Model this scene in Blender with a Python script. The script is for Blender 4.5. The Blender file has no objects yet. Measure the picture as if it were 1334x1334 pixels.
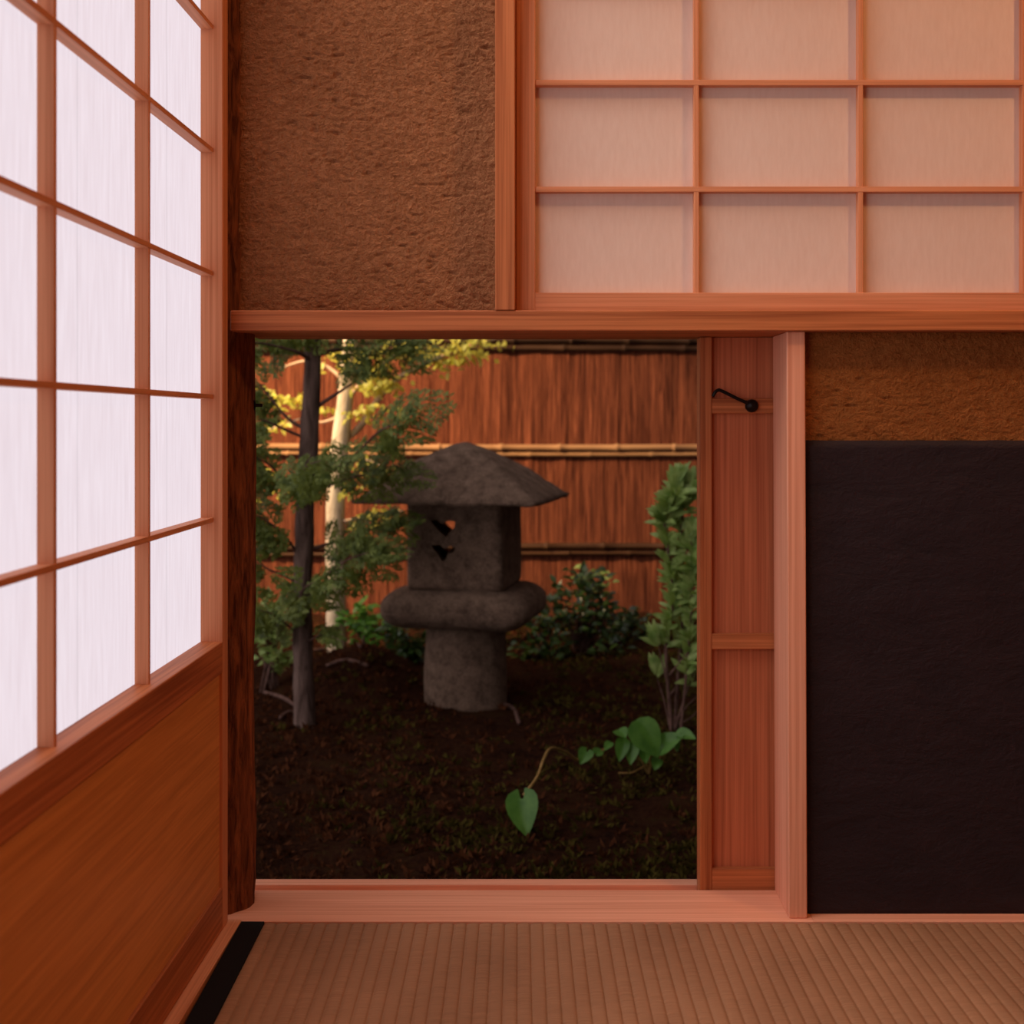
import bpy, bmesh, math, random
from mathutils import Vector, Matrix, noise, Euler
random.seed(7)
R = random.Random(11)
SC = bpy.context.scene
COL = SC.collection
F = 1813.0; CX, CY = 709.0, 548.0; EYE = 0.6126      # focal length in px, vanishing point, eye height
PI = math.pi

def wp(x, y, Y):                                   # a photo pixel at distance Y -> point in the place
    return Vector(((x - CX) * Y / F, Y, EYE - (y - CY) * Y / F))

# ------------------------------------------------------------------ materials
def new_mat(name):
    m = bpy.data.materials.new(name); m.use_nodes = True
    nt = m.node_tree; b = nt.nodes['Principled BSDF']
    b.inputs['Specular IOR Level'].default_value = 0.25
    return m, nt, b
def node(nt, t, **kw):
    n = nt.nodes.new(t)
    for k, v in kw.items(): setattr(n, k, v)
    return n
def coords(nt, scale, rnd=True):
    tc = node(nt, 'ShaderNodeTexCoord'); mp = node(nt, 'ShaderNodeMapping')
    mp.inputs['Scale'].default_value = scale
    nt.links.new(tc.outputs['Object'], mp.inputs['Vector'])
    if rnd:
        oi = node(nt, 'ShaderNodeObjectInfo'); cx = node(nt, 'ShaderNodeCombineXYZ'); mu = node(nt, 'ShaderNodeMath', operation='MULTIPLY')
        mu.inputs[1].default_value = 37.0
        nt.links.new(oi.outputs['Random'], mu.inputs[0])
        for i in range(3): nt.links.new(mu.outputs[0], cx.inputs[i])
        nt.links.new(cx.outputs[0], mp.inputs['Location'])
    return mp.outputs[0]
def tex_noise(nt, vec, scale=1.0, detail=4, rough=0.55, dist=0.0):
    n = node(nt, 'ShaderNodeTexNoise'); n.inputs['Scale'].default_value = scale
    n.inputs['Detail'].default_value = detail; n.inputs['Roughness'].default_value = rough; n.inputs['Distortion'].default_value = dist
    nt.links.new(vec, n.inputs['Vector']); return n.outputs['Fac']
def ramp(nt, fac, stops):
    r = node(nt, 'ShaderNodeValToRGB')
    e = r.color_ramp.elements
    while len(e) < len(stops): e.new(0.5)
    for i, (p, c) in enumerate(stops): e[i].position = p; e[i].color = (*c, 1)
    nt.links.new(fac, r.inputs[0]); return r.outputs[0]
def bump(nt, b, h, strength=0.3, dist=0.001):
    n = node(nt, 'ShaderNodeBump'); n.inputs['Strength'].default_value = strength; n.inputs['Distance'].default_value = dist
    nt.links.new(h, n.inputs['Height']); nt.links.new(n.outputs[0], b.inputs['Normal'])
def mixf(nt, a, bb, f):
    n = node(nt, 'ShaderNodeMix'); n.data_type = 'FLOAT'; n.inputs[0].default_value = f
    nt.links.new(a, n.inputs[2]); nt.links.new(bb, n.inputs[3]); return n.outputs[0]

def wood(name, axis, dark, light, fine=230, rough=0.55, swirl=0.0):
    m, nt, b = new_mat(name)
    s = [fine, fine, fine]; s[axis] = 3.0
    s2 = [38, 38, 38]; s2[axis] = 1.6
    n1 = tex_noise(nt, coords(nt, s), 1, 3, .6, swirl)
    n2 = tex_noise(nt, coords(nt, s2), 1, 3, .5, .6 + swirl)
    f = mixf(nt, n1, n2, .36)
    c = ramp(nt, f, [(.37, dark), (.60, light)])
    nt.links.new(c, b.inputs['Base Color']); b.inputs['Roughness'].default_value = rough
    bump(nt, b, n1, .12, .0006)
    return m
WD, WL = (.30, .082, .024), (.56, .19, .066)
WOOD = [wood('cedar_grain_%s' % 'xyz'[i], i, WD, WL) for i in range(3)]
WOODS = [wood('shoji_cedar_%s' % 'xyz'[i], i, (.54, .20, .088), (.74, .32, .16), 300) for i in range(3)]
DOORW = wood('door_board_cedar', 2, (.36, .10, .040), (.58, .185, .080), 240)
BOARD = wood('lower_board_cedar', 1, (.56, .225, .060), (.74, .32, .095), 120, .5, 1.2)
PALEW = [wood('pale_cedar_%s' % 'xyz'[i], i, (.68, .28, .16), (.86, .42, .265), 260) for i in range(3)]

def plaster(name, c0, c1, s=1.0, bstr=.9):
    m, nt, b = new_mat(name)
    v = coords(nt, (105 * s, 105 * s, 150 * s), False)
    n1 = tex_noise(nt, v, 1, 7, .68, .5)
    v2 = coords(nt, (3, 3, 5), False); n2 = tex_noise(nt, v2, 1, 3, .5)
    v3 = coords(nt, (420, 420, 420), False); n3 = tex_noise(nt, v3, 1, 3, .6)
    f = mixf(nt, mixf(nt, n1, n2, .4), n3, .25)
    c = ramp(nt, f, [(.36, c0), (.62, c1)])
    nt.links.new(c, b.inputs['Base Color']); b.inputs['Roughness'].default_value = .95
    b.inputs['Specular IOR Level'].default_value = .08
    bump(nt, b, mixf(nt, n1, n3, .4), bstr, .012)
    return m
PLASTER = plaster('brown_earth_plaster', (.26, .105, .042), (.56, .25, .112))
PLASTER2 = plaster('ochre_earth_plaster', (.22, .072, .018), (.42, .160, .045), .8)
ROOMWALL = plaster('earth_plaster_room', (.30, .14, .06), (.42, .21, .10))

m, nt, b = new_mat('dark_dado_paper'); DADO = m
v = coords(nt, (14, 14, 30), False); n1 = tex_noise(nt, v, 1, 6, .65, .4)
n2 = tex_noise(nt, coords(nt, (160, 160, 160), False), 1, 3, .6)
nt.links.new(ramp(nt, n1, [(.3, (.016, .0095, .0125)), (.7, (.024, .0135, .0165))]), b.inputs['Base Color'])
b.inputs['Roughness'].default_value = .62
bump(nt, b, mixf(nt, n1, n2, .22), .45, .010)

# daylit shoji paper: a lit window
m, nt, b = new_mat('daylit_shoji_paper'); PAPER_LIT = m
v = coords(nt, (160, 160, 14), False); n1 = tex_noise(nt, v, 1, 4, .6)
c = ramp(nt, n1, [(.3, (.775, .67, .725)), (.7, (.87, .775, .84))])
b.inputs['Base Color'].default_value = (.10, .085, .085, 1); b.inputs['Roughness'].default_value = .9
# paper overlaps (double layer lets a little less light through)
tc = node(nt, 'ShaderNodeTexCoord'); sx = node(nt, 'ShaderNodeSeparateXYZ'); nt.links.new(tc.outputs['Object'], sx.inputs[0])
PAPER_SEAM = (nt, b, c, sx.outputs['Y'])
m, nt, b = new_mat('window_shoji_paper'); PAPER = m
v = coords(nt, (200, 200, 40), False); n1 = tex_noise(nt, v, 1, 4, .6)
nt.links.new(ramp(nt, n1, [(.3, (.76, .58, .48)), (.7, (.80, .63, .53))]), b.inputs['Base Color']); b.inputs['Roughness'].default_value = .85

m, nt, b = new_mat('tatami_rush'); TATAMI = m
tc = node(nt, 'ShaderNodeTexCoord')
v = coords(nt, (26, 900, 1), False); n1 = tex_noise(nt, v, 1, 4, .6)
n2 = tex_noise(nt, coords(nt, (7, 3, 1), False), 1, 3, .5)
f = mixf(nt, n1, n2, .4)
nt.links.new(ramp(nt, f, [(.34, (.23, .108, .052)), (.64, (.43, .222, .115))]), b.inputs['Base Color'])
b.inputs['Roughness'].default_value = .6
bump(nt, b, n1, .5, .0008)

m, nt, b = new_mat('black_cloth'); CLOTH = m
nt.links.new(ramp(nt, tex_noise(nt, coords(nt, (600, 600, 600)), 1, 2), [(.3, (.0020, .0014, .0013)), (.7, (.0045, .0025, .0022))]), b.inputs['Base Color']); b.inputs['Roughness'].default_value = .9
m, nt, b = new_mat('black_iron'); IRON = m
nt.links.new(ramp(nt, tex_noise(nt, coords(nt, (200, 200, 200)), 1, 3), [(.3, (.010, .008, .007)), (.7, (.022, .016, .014))]), b.inputs['Base Color'])
b.inputs['Roughness'].default_value = .38; b.inputs['Metallic'].default_value = .6

def bark(name, c0, c1, sc=(60, 60, 9), bs=.8, bd=.006, rough=.9):
    m, nt, b = new_mat(name)
    n1 = tex_noise(nt, coords(nt, sc), 1, 6, .65, .8)
    nt.links.new(ramp(nt, n1, [(.36, c0), (.66, c1)]), b.inputs['Base Color']); b.inputs['Roughness'].default_value = rough
    b.inputs['Specular IOR Level'].default_value = .12
    bump(nt, b, n1, bs, bd); return m
POSTBARK = bark('rough_bark_post', (.085, .026, .011), (.34, .115, .045), (110, 110, 16), 1.0, .008)
TRUNK = bark('grey_brown_bark', (.065, .038, .028), (.22, .145, .115), (45, 45, 8), .9, .008)
PALETRUNK = bark('pale_bark', (.52, .40, .26), (.82, .68, .48), (30, 30, 12), .5, .006)
TWIG = bark('twig_bark', (.085, .045, .032), (.19, .105, .08), (60, 60, 30))
PALETWIG = bark('pale_twig_bark', (.45, .30, .18), (.62, .45, .30), (60, 60, 30))
FENCEBARK = bark('cedar_bark_sheet', (.070, .017, .008), (.31, .092, .040), (110, 110, 4.0), 1, .012)
BAMBOO = bark('weathered_bamboo', (.34, .17, .075), (.50, .27, .12), (2, 60, 60), .2, .002, .5)
SHADEBAMBOO = bark('low_shade_bamboo', (.045, .020, .010), (.11, .050, .022), (2, 60, 60), .2, .002, .5)  # lower rails: shade low on the fence is mixed into this bamboo colour
SHADEBAMBOO_TOP = bark('top_shade_bamboo', (.030, .014, .008), (.075, .036, .018), (2, 60, 60), .3, .002, .6)  # top rails: bamboo colour darkened to stand for the shade up there

m, nt, b = new_mat('lantern_granite'); STONE = m
n1 = tex_noise(nt, coords(nt, (28, 28, 28), False), 1, 8, .7)
n2 = tex_noise(nt, coords(nt, (260, 260, 260), False), 1, 3, .7)
nt.links.new(ramp(nt, mixf(nt, n1, n2, .5), [(.38, (.105, .064, .042)), (.64, (.46, .305, .21))]), b.inputs['Base Color'])
b.inputs['Roughness'].default_value = .95; b.inputs['Specular IOR Level'].default_value = .1
bump(nt, b, mixf(nt, n1, n2, .45), 1, .022)

m, nt, b = new_mat('garden_soil'); SOIL = m
n1 = tex_noise(nt, coords(nt, (9, 9, 9), False), 1, 5, .6)
n2 = tex_noise(nt, coords(nt, (75, 75, 75), False), 1, 6, .7)
c = ramp(nt, mixf(nt, n1, n2, .6), [(.36, (.010, .0035, .002)), (.52, (.050, .017, .007)), (.68, (.050, .034, .009))])
nt.links.new(c, b.inputs['Base Color']); b.inputs['Roughness'].default_value = 1; b.inputs['Specular IOR Level'].default_value = .05
bump(nt, b, n2, 1, .02)
def leafmat(name, c0, c1, tr, tmix=.35, rough=.42, spec=.35):
    m, nt, b = new_mat(name)
    n1 = tex_noise(nt, coords(nt, (38, 38, 38), False), 1, 3, .6)
    nt.links.new(ramp(nt, n1, [(.35, c0), (.65, c1)]), b.inputs['Base Color'])
    b.inputs['Roughness'].default_value = rough; b.inputs['Specular IOR Level'].default_value = spec
    t = node(nt, 'ShaderNodeBsdfTranslucent'); t.inputs[0].default_value = (*tr, 1)
    mx = node(nt, 'ShaderNodeMixShader'); mx.inputs[0].default_value = tmix
    nt.links.new(b.outputs[0], mx.inputs[1]); nt.links.new(t.outputs[0], mx.inputs[2])
    nt.links.new(mx.outputs[0], nt.nodes['Material Output'].inputs[0]); return m
CONIFER = leafmat('conifer_green', (.048, .085, .014), (.28, .34, .075), (.34, .40, .05), .35, .5)
YELLOWG = leafmat('yellow_green_leaf', (.34, .40, .05), (.68, .64, .12), (.85, .74, .12), .42)
SHRUB = leafmat('fresh_green_leaf', (.15, .26, .05), (.42, .54, .17), (.38, .52, .08), .3)
BROAD = leafmat('broad_green_leaf', (.060, .17, .018), (.11, .26, .035), (.12, .32, .03), .25, .35)
DARKLEAF = leafmat('dark_glossy_leaf', (.018, .042, .008), (.045, .090, .018), (.06, .11, .01), .2, .3, .5)
MOSS = leafmat('moss_green', (.045, .026, .006), (.095, .075, .014), (.06, .06, .01), .2, .9, .05)
MOSSR = leafmat('moss_russet', (.055, .017, .007), (.11, .038, .014), (.08, .03, .01), .2, .9, .05)
VINE = bark('vine_stem', (.22, .12, .03), (.36, .22, .07), (60, 60, 60), .2, .001, .6)

# ------------------------------------------------------------------ builders
ORG = {}
def tag(o, label=None, cat=None, group=None, kind=None):
    for k, v in (('label', label), ('category', cat), ('group', group), ('kind', kind)):
        if v: o[k] = v
    return o
def thing(name, loc, label=None, cat=None, group=None, kind=None):
    o = bpy.data.objects.new(name, None); COL.objects.link(o); o.location = loc; o.empty_display_size = .05
    ORG[o.name] = Vector(loc); return tag(o, label, cat, group, kind)
def build(name, bm, mat, parent=None, smooth=False, org=None):
    o0 = ORG[parent.name] if parent else Vector(org if org is not None else (0, 0, 0))
    bmesh.ops.translate(bm, verts=bm.verts, vec=-o0)
    bmesh.ops.recalc_face_normals(bm, faces=bm.faces)
    me = bpy.data.meshes.new(name); bm.to_mesh(me); bm.free()
    for mm in (mat if isinstance(mat, (list, tuple)) else [mat]): me.materials.append(mm)
    if smooth: me.polygons.foreach_set('use_smooth', [True] * len(me.polygons))
    o = bpy.data.objects.new(name, me); COL.objects.link(o)
    if parent: o.parent = parent
    else: o.location = o0
    ORG[o.name] = o0
    return o
def BM(): return bmesh.new()
def box(bm, x0, x1, y0, y1, z0, z1, bev=.0008, shear=0.0):
    """shear: x offset added at the top end."""
    r = bmesh.ops.create_cube(bm, size=1.0); vs = r['verts']
    for v in vs:
        t = v.co.z + .5
        v.co = Vector((x0 + (v.co.x + .5) * (x1 - x0) + shear * t, y0 + (v.co.y + .5) * (y1 - y0), z0 + t * (z1 - z0)))
    if bev:
        es = list({e for v in vs for e in v.link_edges})
        bmesh.ops.bevel(bm, geom=es, offset=bev, segments=1, affect='EDGES', clamp_overlap=True)
    return bm
def B(*a, **k): return box(BM(), *a, **k)
def frame_at(d):
    d = d.normalized(); up = Vector((0, 0, 1)) if abs(d.z) < .95 else Vector((0, 1, 0))
    s = d.cross(up).normalized(); return s, s.cross(d).normalized()
def tube(bm, pts, rad, n=8, jitter=0.0, cap=True):
    pts = [Vector(p) for p in pts]; rings = []
    if not isinstance(rad, (list, tuple)): rad = [rad] * len(pts)
    s, u = frame_at(pts[1] - pts[0])
    for i, p in enumerate(pts):
        d = (pts[min(i + 1, len(pts) - 1)] - pts[max(i - 1, 0)]).normalized()
        s = (s - d * s.dot(d)).normalized(); u = d.cross(s)
        ring = []
        for k in range(n):
            a = 2 * PI * k / n; r = rad[i] * (1 + jitter * (noise.noise(p * 14 + Vector((math.cos(a), math.sin(a), 0)) * 1.3)))
            ring.append(bm.verts.new(p + s * math.cos(a) * r + u * math.sin(a) * r))
        rings.append(ring)
    for a, b_ in zip(rings, rings[1:]):
        for k in range(n): bm.faces.new((a[k], a[(k + 1) % n], b_[(k + 1) % n], b_[k]))
    if cap:
        bm.faces.new(rings[0][::-1]); bm.faces.new(rings[-1])
    return bm
def smooth_path(pts, k=6):
    pts = [Vector(p) for p in pts]; out = []
    for i in range(len(pts) - 1):
        p0, p1, p2, p3 = pts[max(i - 1, 0)], pts[i], pts[i + 1], pts[min(i + 2, len(pts) - 1)]
        for j in range(k):
            t = j / k
            out.append(.5 * ((2 * p1) + (p2 - p0) * t + (2 * p0 - 5 * p1 + 4 * p2 - p3) * t * t + (3 * p1 - p0 - 3 * p2 + p3) * t ** 3))
    return out + [pts[-1]]
def leaf(bm, p, d, nrm, L, W, curl=.15, fold=.18, seg=4, tipw=.0, mi=0):
    """A leaf blade folded along its midrib and curling towards the tip."""
    d = d.normalized(); s = d.cross(nrm)
    if s.length < 1e-4: s = d.orthogonal()
    s.normalize(); n = s.cross(d).normalized()
    prev = None
    for i in range(seg + 1):
        t = i / seg
        w = W * .5 * (math.sin(PI * min(1, t ** .8)) ** .8 if t < 1 else 0) + (W * .04)
        c = p + d * L * t - n * curl * L * t * t
        row = (bm.verts.new(c - s * w + n * w * fold), bm.verts.new(c), bm.verts.new(c + s * w + n * w * fold))
        if prev:
            for a in (0, 1):
                f = bm.faces.new((prev[a], prev[a + 1], row[a + 1], row[a])); f.material_index = mi; f.smooth = True
        prev = row
def rvec(r): return Vector((r.uniform(-1, 1), r.uniform(-1, 1), r.uniform(-1, 1)))

# ------------------------------------------------------------------ the room
YB = 1.70
fl = build('floor', B(-1.2, 1.6, -1.3, 1.72, -.14, -.062, bev=0), WOOD[1]); tag(fl, 'wooden sub-floor under the tatami mat', 'floor', kind='structure')
ce = build('ceiling', B(-.62, 1.55, -1.3, 1.90, 1.95, 2.02, bev=0), WOOD[0]); tag(ce, 'cedar board ceiling over the tea room', 'ceiling', kind='structure')
wr = build('wall_right', B(1.45, 1.55, -1.3, 1.73, -.062, 1.95, bev=0), ROOMWALL); tag(wr, 'earth plaster wall closing the tea room beside the window', 'wall', kind='structure')
wf = build('wall_front', B(-.62, 1.55, -1.4, -1.3, -.14, 1.95, bev=0), ROOMWALL); tag(wf, 'earth plaster wall closing the tea room opposite the crawl door', 'wall', kind='structure')
bm = BM(); box(bm, -.56, -.436, -1.3, 1.72, 1.58, 1.95, bev=0); box(bm, -.56, -.436, -1.3, -.60, -.062, 1.58, bev=0)
wl = build('wall_left', bm, ROOMWALL); tag(wl, 'plaster wall above the tall shoji screen', 'wall', kind='structure')
# back wall, plaster at Y = 1.73: piece above the beam and piece under the window beside the crawl door
bm = BM()
box(bm, -.56, -.0580, 1.744, 1.81, .7470, 1.95, bev=0)
def relief(bm, x0, x1, z0, z1, y, step, yb, seed):
    """Trowelled earth plaster: a grid with real grit and short horizontal tears."""
    nx_, nz_ = int((x1 - x0) / step), int((z1 - z0) / step); g_ = []
    for i in range(nx_ + 1):
        c_ = []
        for k in range(nz_ + 1):
            x = x0 + (x1 - x0) * i / nx_; z = z0 + (z1 - z0) * k / nz_
            h = .0010 * noise.noise(Vector((x * 300, z * 340, seed))) + .0009 * noise.noise(Vector((x * 120, z * 190, seed + 4)))
            h += .0010 * noise.noise(Vector((x * 30, z * 55, seed + 9)))
            t_ = noise.noise(Vector((x * 75, z * 210, seed + 2)))
            m_ = noise.noise(Vector((x * 9, z * 11, seed + 7)))
            if t_ > .24: h -= .0062 * (t_ - .24) * max(.25, min(1.3, .6 + m_))
            c_.append(bm.verts.new((x, yb if i in (0, nx_) or k in (0, nz_) else y - h, z)))
        g_.append(c_)
    for i in range(nx_):
        for k in range(nz_): bm.faces.new((g_[i][k], g_[i + 1][k], g_[i + 1][k + 1], g_[i][k + 1])).smooth = True
relief(bm, -.43, -.0590, .7470, 1.19, 1.737, .00135, 1.744, 1.0)
box(bm, -.43, -.0590, 1.737, 1.745, 1.189, 1.95, bev=0)
box(bm, -.0356, 1.45, 1.775, 1.81, .7470, 1.95, bev=0)
wb = build('wall_back', bm, PLASTER); tag(wb, 'rough brown earth plaster wall above the crawl door, beside the paper window', 'wall', kind='structure')
bm = box(BM(), .318, 1.45, 1.740, 1.81, -.05, .7224, bev=0); box(bm, .66, 1.45, 1.732, 1.741, -.05, .7224, bev=0); box(bm, .318, .661, 1.732, 1.741, -.05, .5850, bev=0)
relief(bm, .318, .661, .575, .7240, 1.732, .00135, 1.740, 30.0)
wb2 = build('wall_lower', bm, PLASTER2)
tag(wb2, 'ochre plaster wall under the window with a black paper dado', 'wall', kind='structure')
bm = BM()
nx, nz = 60, 60                                    # the dark paper is a thin sheet with a soft hand-torn top edge
grid = []
for thick in (0, 1):
    g = []
    for i in range(nx + 1):
        col = []
        for k in range(nz + 1):
            x = .319 + (1.449 - .319) * i / nx; z = -.004 + (.5880 - -.004) * k / nz
            if k == nz: z += .0012 * noise.noise(Vector((x * 40, 3, 0)))
            y = 1.7305 - (0.0016 if thick else 0) - (.0012 * noise.noise(Vector((x * 5, z * 14, 2))) if thick and 0 < i < nx and 0 < k < nz else 0)
            col.append(bm.verts.new((x, y, z)))
        g.append(col)
    grid.append(g)
for i in range(nx):
    for k in range(nz):
        for g, fl_ in ((grid[0], 0), (grid[1], 1)):
            q = (g[i][k], g[i + 1][k], g[i + 1][k + 1], g[i][k + 1])
            bm.faces.new(q if fl_ else q[::-1])
def rim(seq0, seq1):
    for a in range(len(seq0) - 1): bm.faces.new((seq0[a], seq0[a + 1], seq1[a + 1], seq1[a]))
for t0, t1 in (([grid[0][i][nz] for i in range(nx + 1)], [grid[1][i][nz] for i in range(nx + 1)]), ([grid[0][i][0] for i in range(nx + 1)], [grid[1][i][0] for i in range(nx + 1)]),
               (grid[0][0], grid[1][0]), (grid[0][nx], grid[1][nx])): rim(t0, t1)
dp = build('dado_paper', bm, DADO, wb2, smooth=True); dp['label'] = 'black paper dado covering the lower wall'

t1 = build('trim_1', B(-.3837, 1.45, YB, 1.88, .7224, .7474, bev=.0012), WOOD[0]); tag(t1, 'horizontal cedar beam running over the crawl door and under the paper window', 'beam', kind='structure')
t2 = build('trim_2', B(.2998, .3224, 1.712, 1.8165, 0.0002, .7222, bev=.001, shear=-.0026), PALEW[2])
t2.location.x += .0012; tag(t2, 'upright cedar jamb between the crawl door and the black dado', 'door jamb', kind='structure')
t3 = build('trim_3', B(-.0600, -.0356, 1.699, 1.775, .7476, 1.95, bev=.001), WOOD[2]); tag(t3, 'upright cedar board framing the paper window', 'window frame', kind='structure')
# sill with a groove for the door and an outer lip
bm = BM()
box(bm, -.45, .33, 1.703, 1.8160, -.052, 0, bev=.0008)
box(bm, -.45, .95, 1.8162, 1.8560, -.052, -.0165, bev=0)
box(bm, -.45, .95, 1.8562, 1.8800, -.052, -.0065, bev=.0006)
t4 = build('trim_4', bm, PALEW[0]); tag(t4, 'cedar door sill in front of the garden opening', 'door sill', kind='structure')
t5 = build('trim_5', B(.33, 1.45, 1.703, 1.733, -.052, .0, bev=.0005), PALEW[0]); tag(t5, 'thin cedar floor strip under the black dado', 'floor strip', kind='structure')
t6 = build('trim_6', B(-.436, -.3702, -1.3, 1.7025, -.058, .0025, bev=.0008), WOODS[1]); tag(t6, 'cedar threshold along the floor under the tall shoji screen', 'threshold', kind='structure')

# the round corner post with rough bark
bm = BM(); n = 40; zs = [-.004 + 1.95 * i / 120 for i in range(121)]
rings = []
for z in zs:
    ring = []
    for k in range(n):
        a = 2 * PI * k / n
        q = Vector((math.cos(a) * 2.2, math.sin(a) * 2.2, z * 5))
        r = .0500 + .0022 * noise.noise(q) + .0014 * noise.noise(q * 4.1) + .0012 * noise.noise(Vector((math.cos(a) * 9, math.sin(a) * 9, z * 14)))
        if z < .02: r -= .0035 * max(0, noise.noise(Vector((a * 3, 0, 0))))
        ring.append(bm.verts.new((-.4185 + math.cos(a) * r, 1.7675 + math.sin(a) * r, z)))
    rings.append(ring)
for a_, b_ in zip(rings, rings[1:]):
    for k in range(n): bm.faces.new((a_[k], a_[(k + 1) % n], b_[(k + 1) % n], b_[k]))
t7 = build('trim_7', bm, POSTBARK, smooth=True); tag(t7, 'rough dark brown log corner post beside the garden opening', 'post', kind='structure')
bm = BM(); p = wp(331, 528, 1.768); p.x = -.3695
tube(bm, [p + Vector((-.006, 0, 0)), p + Vector((.0115, 0, 0))], .0023, 10)
tube(bm, [p + Vector((-.002, 0, -.0080)), p + Vector((0.0006, 0, -.004)), p + Vector((.0016, 0, 0)), p + Vector((0.0006, 0, .004)), p + Vector((-.002, 0, .0080))], .0021, 8)
st = build('latch_staple', bm, IRON, t7, smooth=True); st['label'] = 'small black iron staple on the log post'

# ---- tall shoji screen in the side wall
A1, AP = -.3971, -.4118                            # front of the lattice bars, paper plane
def shoji_side(y0, y1, nearlabel, loc):
    t = thing('shoji_screen', loc, nearlabel, 'shoji screen', 'shoji screens of the side wall')
    xf, xb = -.3854, -.4300
    def P(nm, bmm, mt, lab=None):
        o = build(nm, bmm, mt, t)
        if lab: o['label'] = lab
        return o
    P('stile', B(xb, xf, y1 - .027, y1, .0030, 1.575), WOODS[2])
    P('stile', B(xb, xf, y0, y0 + .027, .0030, 1.575), WOODS[2])
    ya, yb = y0 + .0268, y1 - .0268
    P('rail', B(xb, xf - .0002, ya, yb, .0030, .0528), WOOD[1], 'bottom rail')
    P('rail', B(xb, xf - .0002, ya, yb, .3104, .3477), WOOD[1], 'rail between paper and lower board')
    P('rail', B(xb, xf - .0002, ya, yb, 1.528, 1.575), WOOD[1], 'top rail')
    P('lower_board', B(-.404, -.3894, ya, yb, .0520, .3112, bev=0), BOARD, 'dark orange wooden lower board')
    P('paper', B(AP - .0012, AP, ya, yb, .3470, 1.529, bev=0), PAPER_LIT, 'daylit white shoji paper')
    for k in range(8):
        z = .4935 + .1478 * (k)
        if z > 1.5: break
        P('lattice_bar', B(AP + .0001, A1, ya, yb, z - .0029, z + .0029, bev=.0004), WOODS[1])
    y = y1 - .027 - .2695
    while y > y0 + .1:
        P('lattice_bar', B(AP + .0001, A1 - .0004, y, y + .0064, .3474, 1.530, bev=.0004), WOODS[2]); y -= .2698
    return t
shoji_side(.5585, 1.695, 'tall shoji screen with lit white paper and a wooden lower board, beside the garden opening', (-.4, 1.12, .003))
shoji_side(-.59, .5580, 'shoji screen of the side wall nearer the camera than the lit one', (-.4, 0, .003))
nt, b, c, yo = PAPER_SEAM
# the paper joins: seams in object space (screen origin y = 1.12)
acc = None
for ys in (1.5180 - 1.12, 1.2275 - 1.12, .95 - 1.12):
    s1 = node(nt, 'ShaderNodeMath', operation='SUBTRACT'); s1.inputs[1].default_value = ys; nt.links.new(yo, s1.inputs[0])
    s2 = node(nt, 'ShaderNodeMath', operation='ABSOLUTE'); nt.links.new(s1.outputs[0], s2.inputs[0])
    s3 = node(nt, 'ShaderNodeMath', operation='LESS_THAN'); s3.inputs[1].default_value = .0016; nt.links.new(s2.outputs[0], s3.inputs[0])
    if acc is None: acc = s3.outputs[0]
    else:
        ad = node(nt, 'ShaderNodeMath', operation='ADD'); nt.links.new(acc, ad.inputs[0]); nt.links.new(s3.outputs[0], ad.inputs[1]); acc = ad.outputs[0]
mu = node(nt, 'ShaderNodeMath', operation='MULTIPLY_ADD'); mu.inputs[1].default_value = -.14; mu.inputs[2].default_value = 1.0; nt.links.new(acc, mu.inputs[0])
nt.links.new(c, b.inputs['Emission Color']); nt.links.new(mu.outputs[0], b.inputs['Emission Strength'])
EMIT = mu

# ---- paper window over the beam
t = thing('shoji_window_screen', (.55, 1.745, .7476), 'wide shoji window screen of tan paper standing on the cedar beam', 'shoji screen')
XW0, XW1 = -.0352, 1.10
yf, yp = 1.730, 1.744
build('stile', B(XW0, -.0112, 1.727, 1.760, .7476, 1.60), WOODS[2], t)
build('stile', B(XW1 - .024, XW1, 1.727, 1.760, .7476, 1.60), WOODS[2], t)
o = build('rail', B(-.0114, XW1 - .0238, 1.7272, 1.760, .7476, .7714), WOODS[0], t); o['label'] = 'bottom rail'
o = build('rail', B(-.0114, XW1 - .0238, 1.7272, 1.760, 1.567, 1.60), WOODS[0], t); o['label'] = 'top rail'
o = build('paper', B(-.0114, XW1 - .0238, yp, yp + .0012, .7712, 1.568, bev=0), PAPER, t); o['label'] = 'tan shoji paper'
for k in range(5):
    z = .9003 + .1327 * k
    build('lattice_bar', B(-.0114, XW1 - .0238, yf, yp - .0001, z - .0033, z + .0033, bev=.0004), WOODS[0], t)
for k in range(5):
    x = .1861 + .2043 * k
    build('lattice_bar', B(x, x + .0062, yf + .0004, yp - .0001, .7712, 1.568, bev=.0004), WOODS[2], t)

# ---- sliding crawl door (board with battens), slid most of the way behind the wall
d1 = thing('door_1', (.54, 1.836, -.016), 'low sliding cedar board door slid open beside the jamb, black iron latch on it', 'door', kind='structure')
zt, zb = .7218, -.0160
build('stile', B(.2032, .2192, 1.818, 1.8535, zb, zt), WOOD[2], d1)
build('stile', B(.8640, .8800, 1.818, 1.8535, zb, zt), WOOD[2], d1)
build('board', B(.2190, .5400, 1.828, 1.8480, zb + .002, zt, bev=0), DOORW, d1)
build('board', B(.5405, .8642, 1.828, 1.8480, zb + .002, zt, bev=0), DOORW, d1)
build('batten', B(.2188, .8644, 1.8185, 1.8300, .6221, .6417), WOOD[0], d1)
build('batten', B(.2188, .8644, 1.8185, 1.8300, .3137, .3340), WOOD[0], d1)
o = build('rail', B(.2190, .8642, 1.8185, 1.8500, zb, .0270), WOOD[0], d1); o['label'] = 'bottom rail'
bm = BM(); yk = 1.8185
k0 = wp(979, 528.7, yk); 
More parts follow.
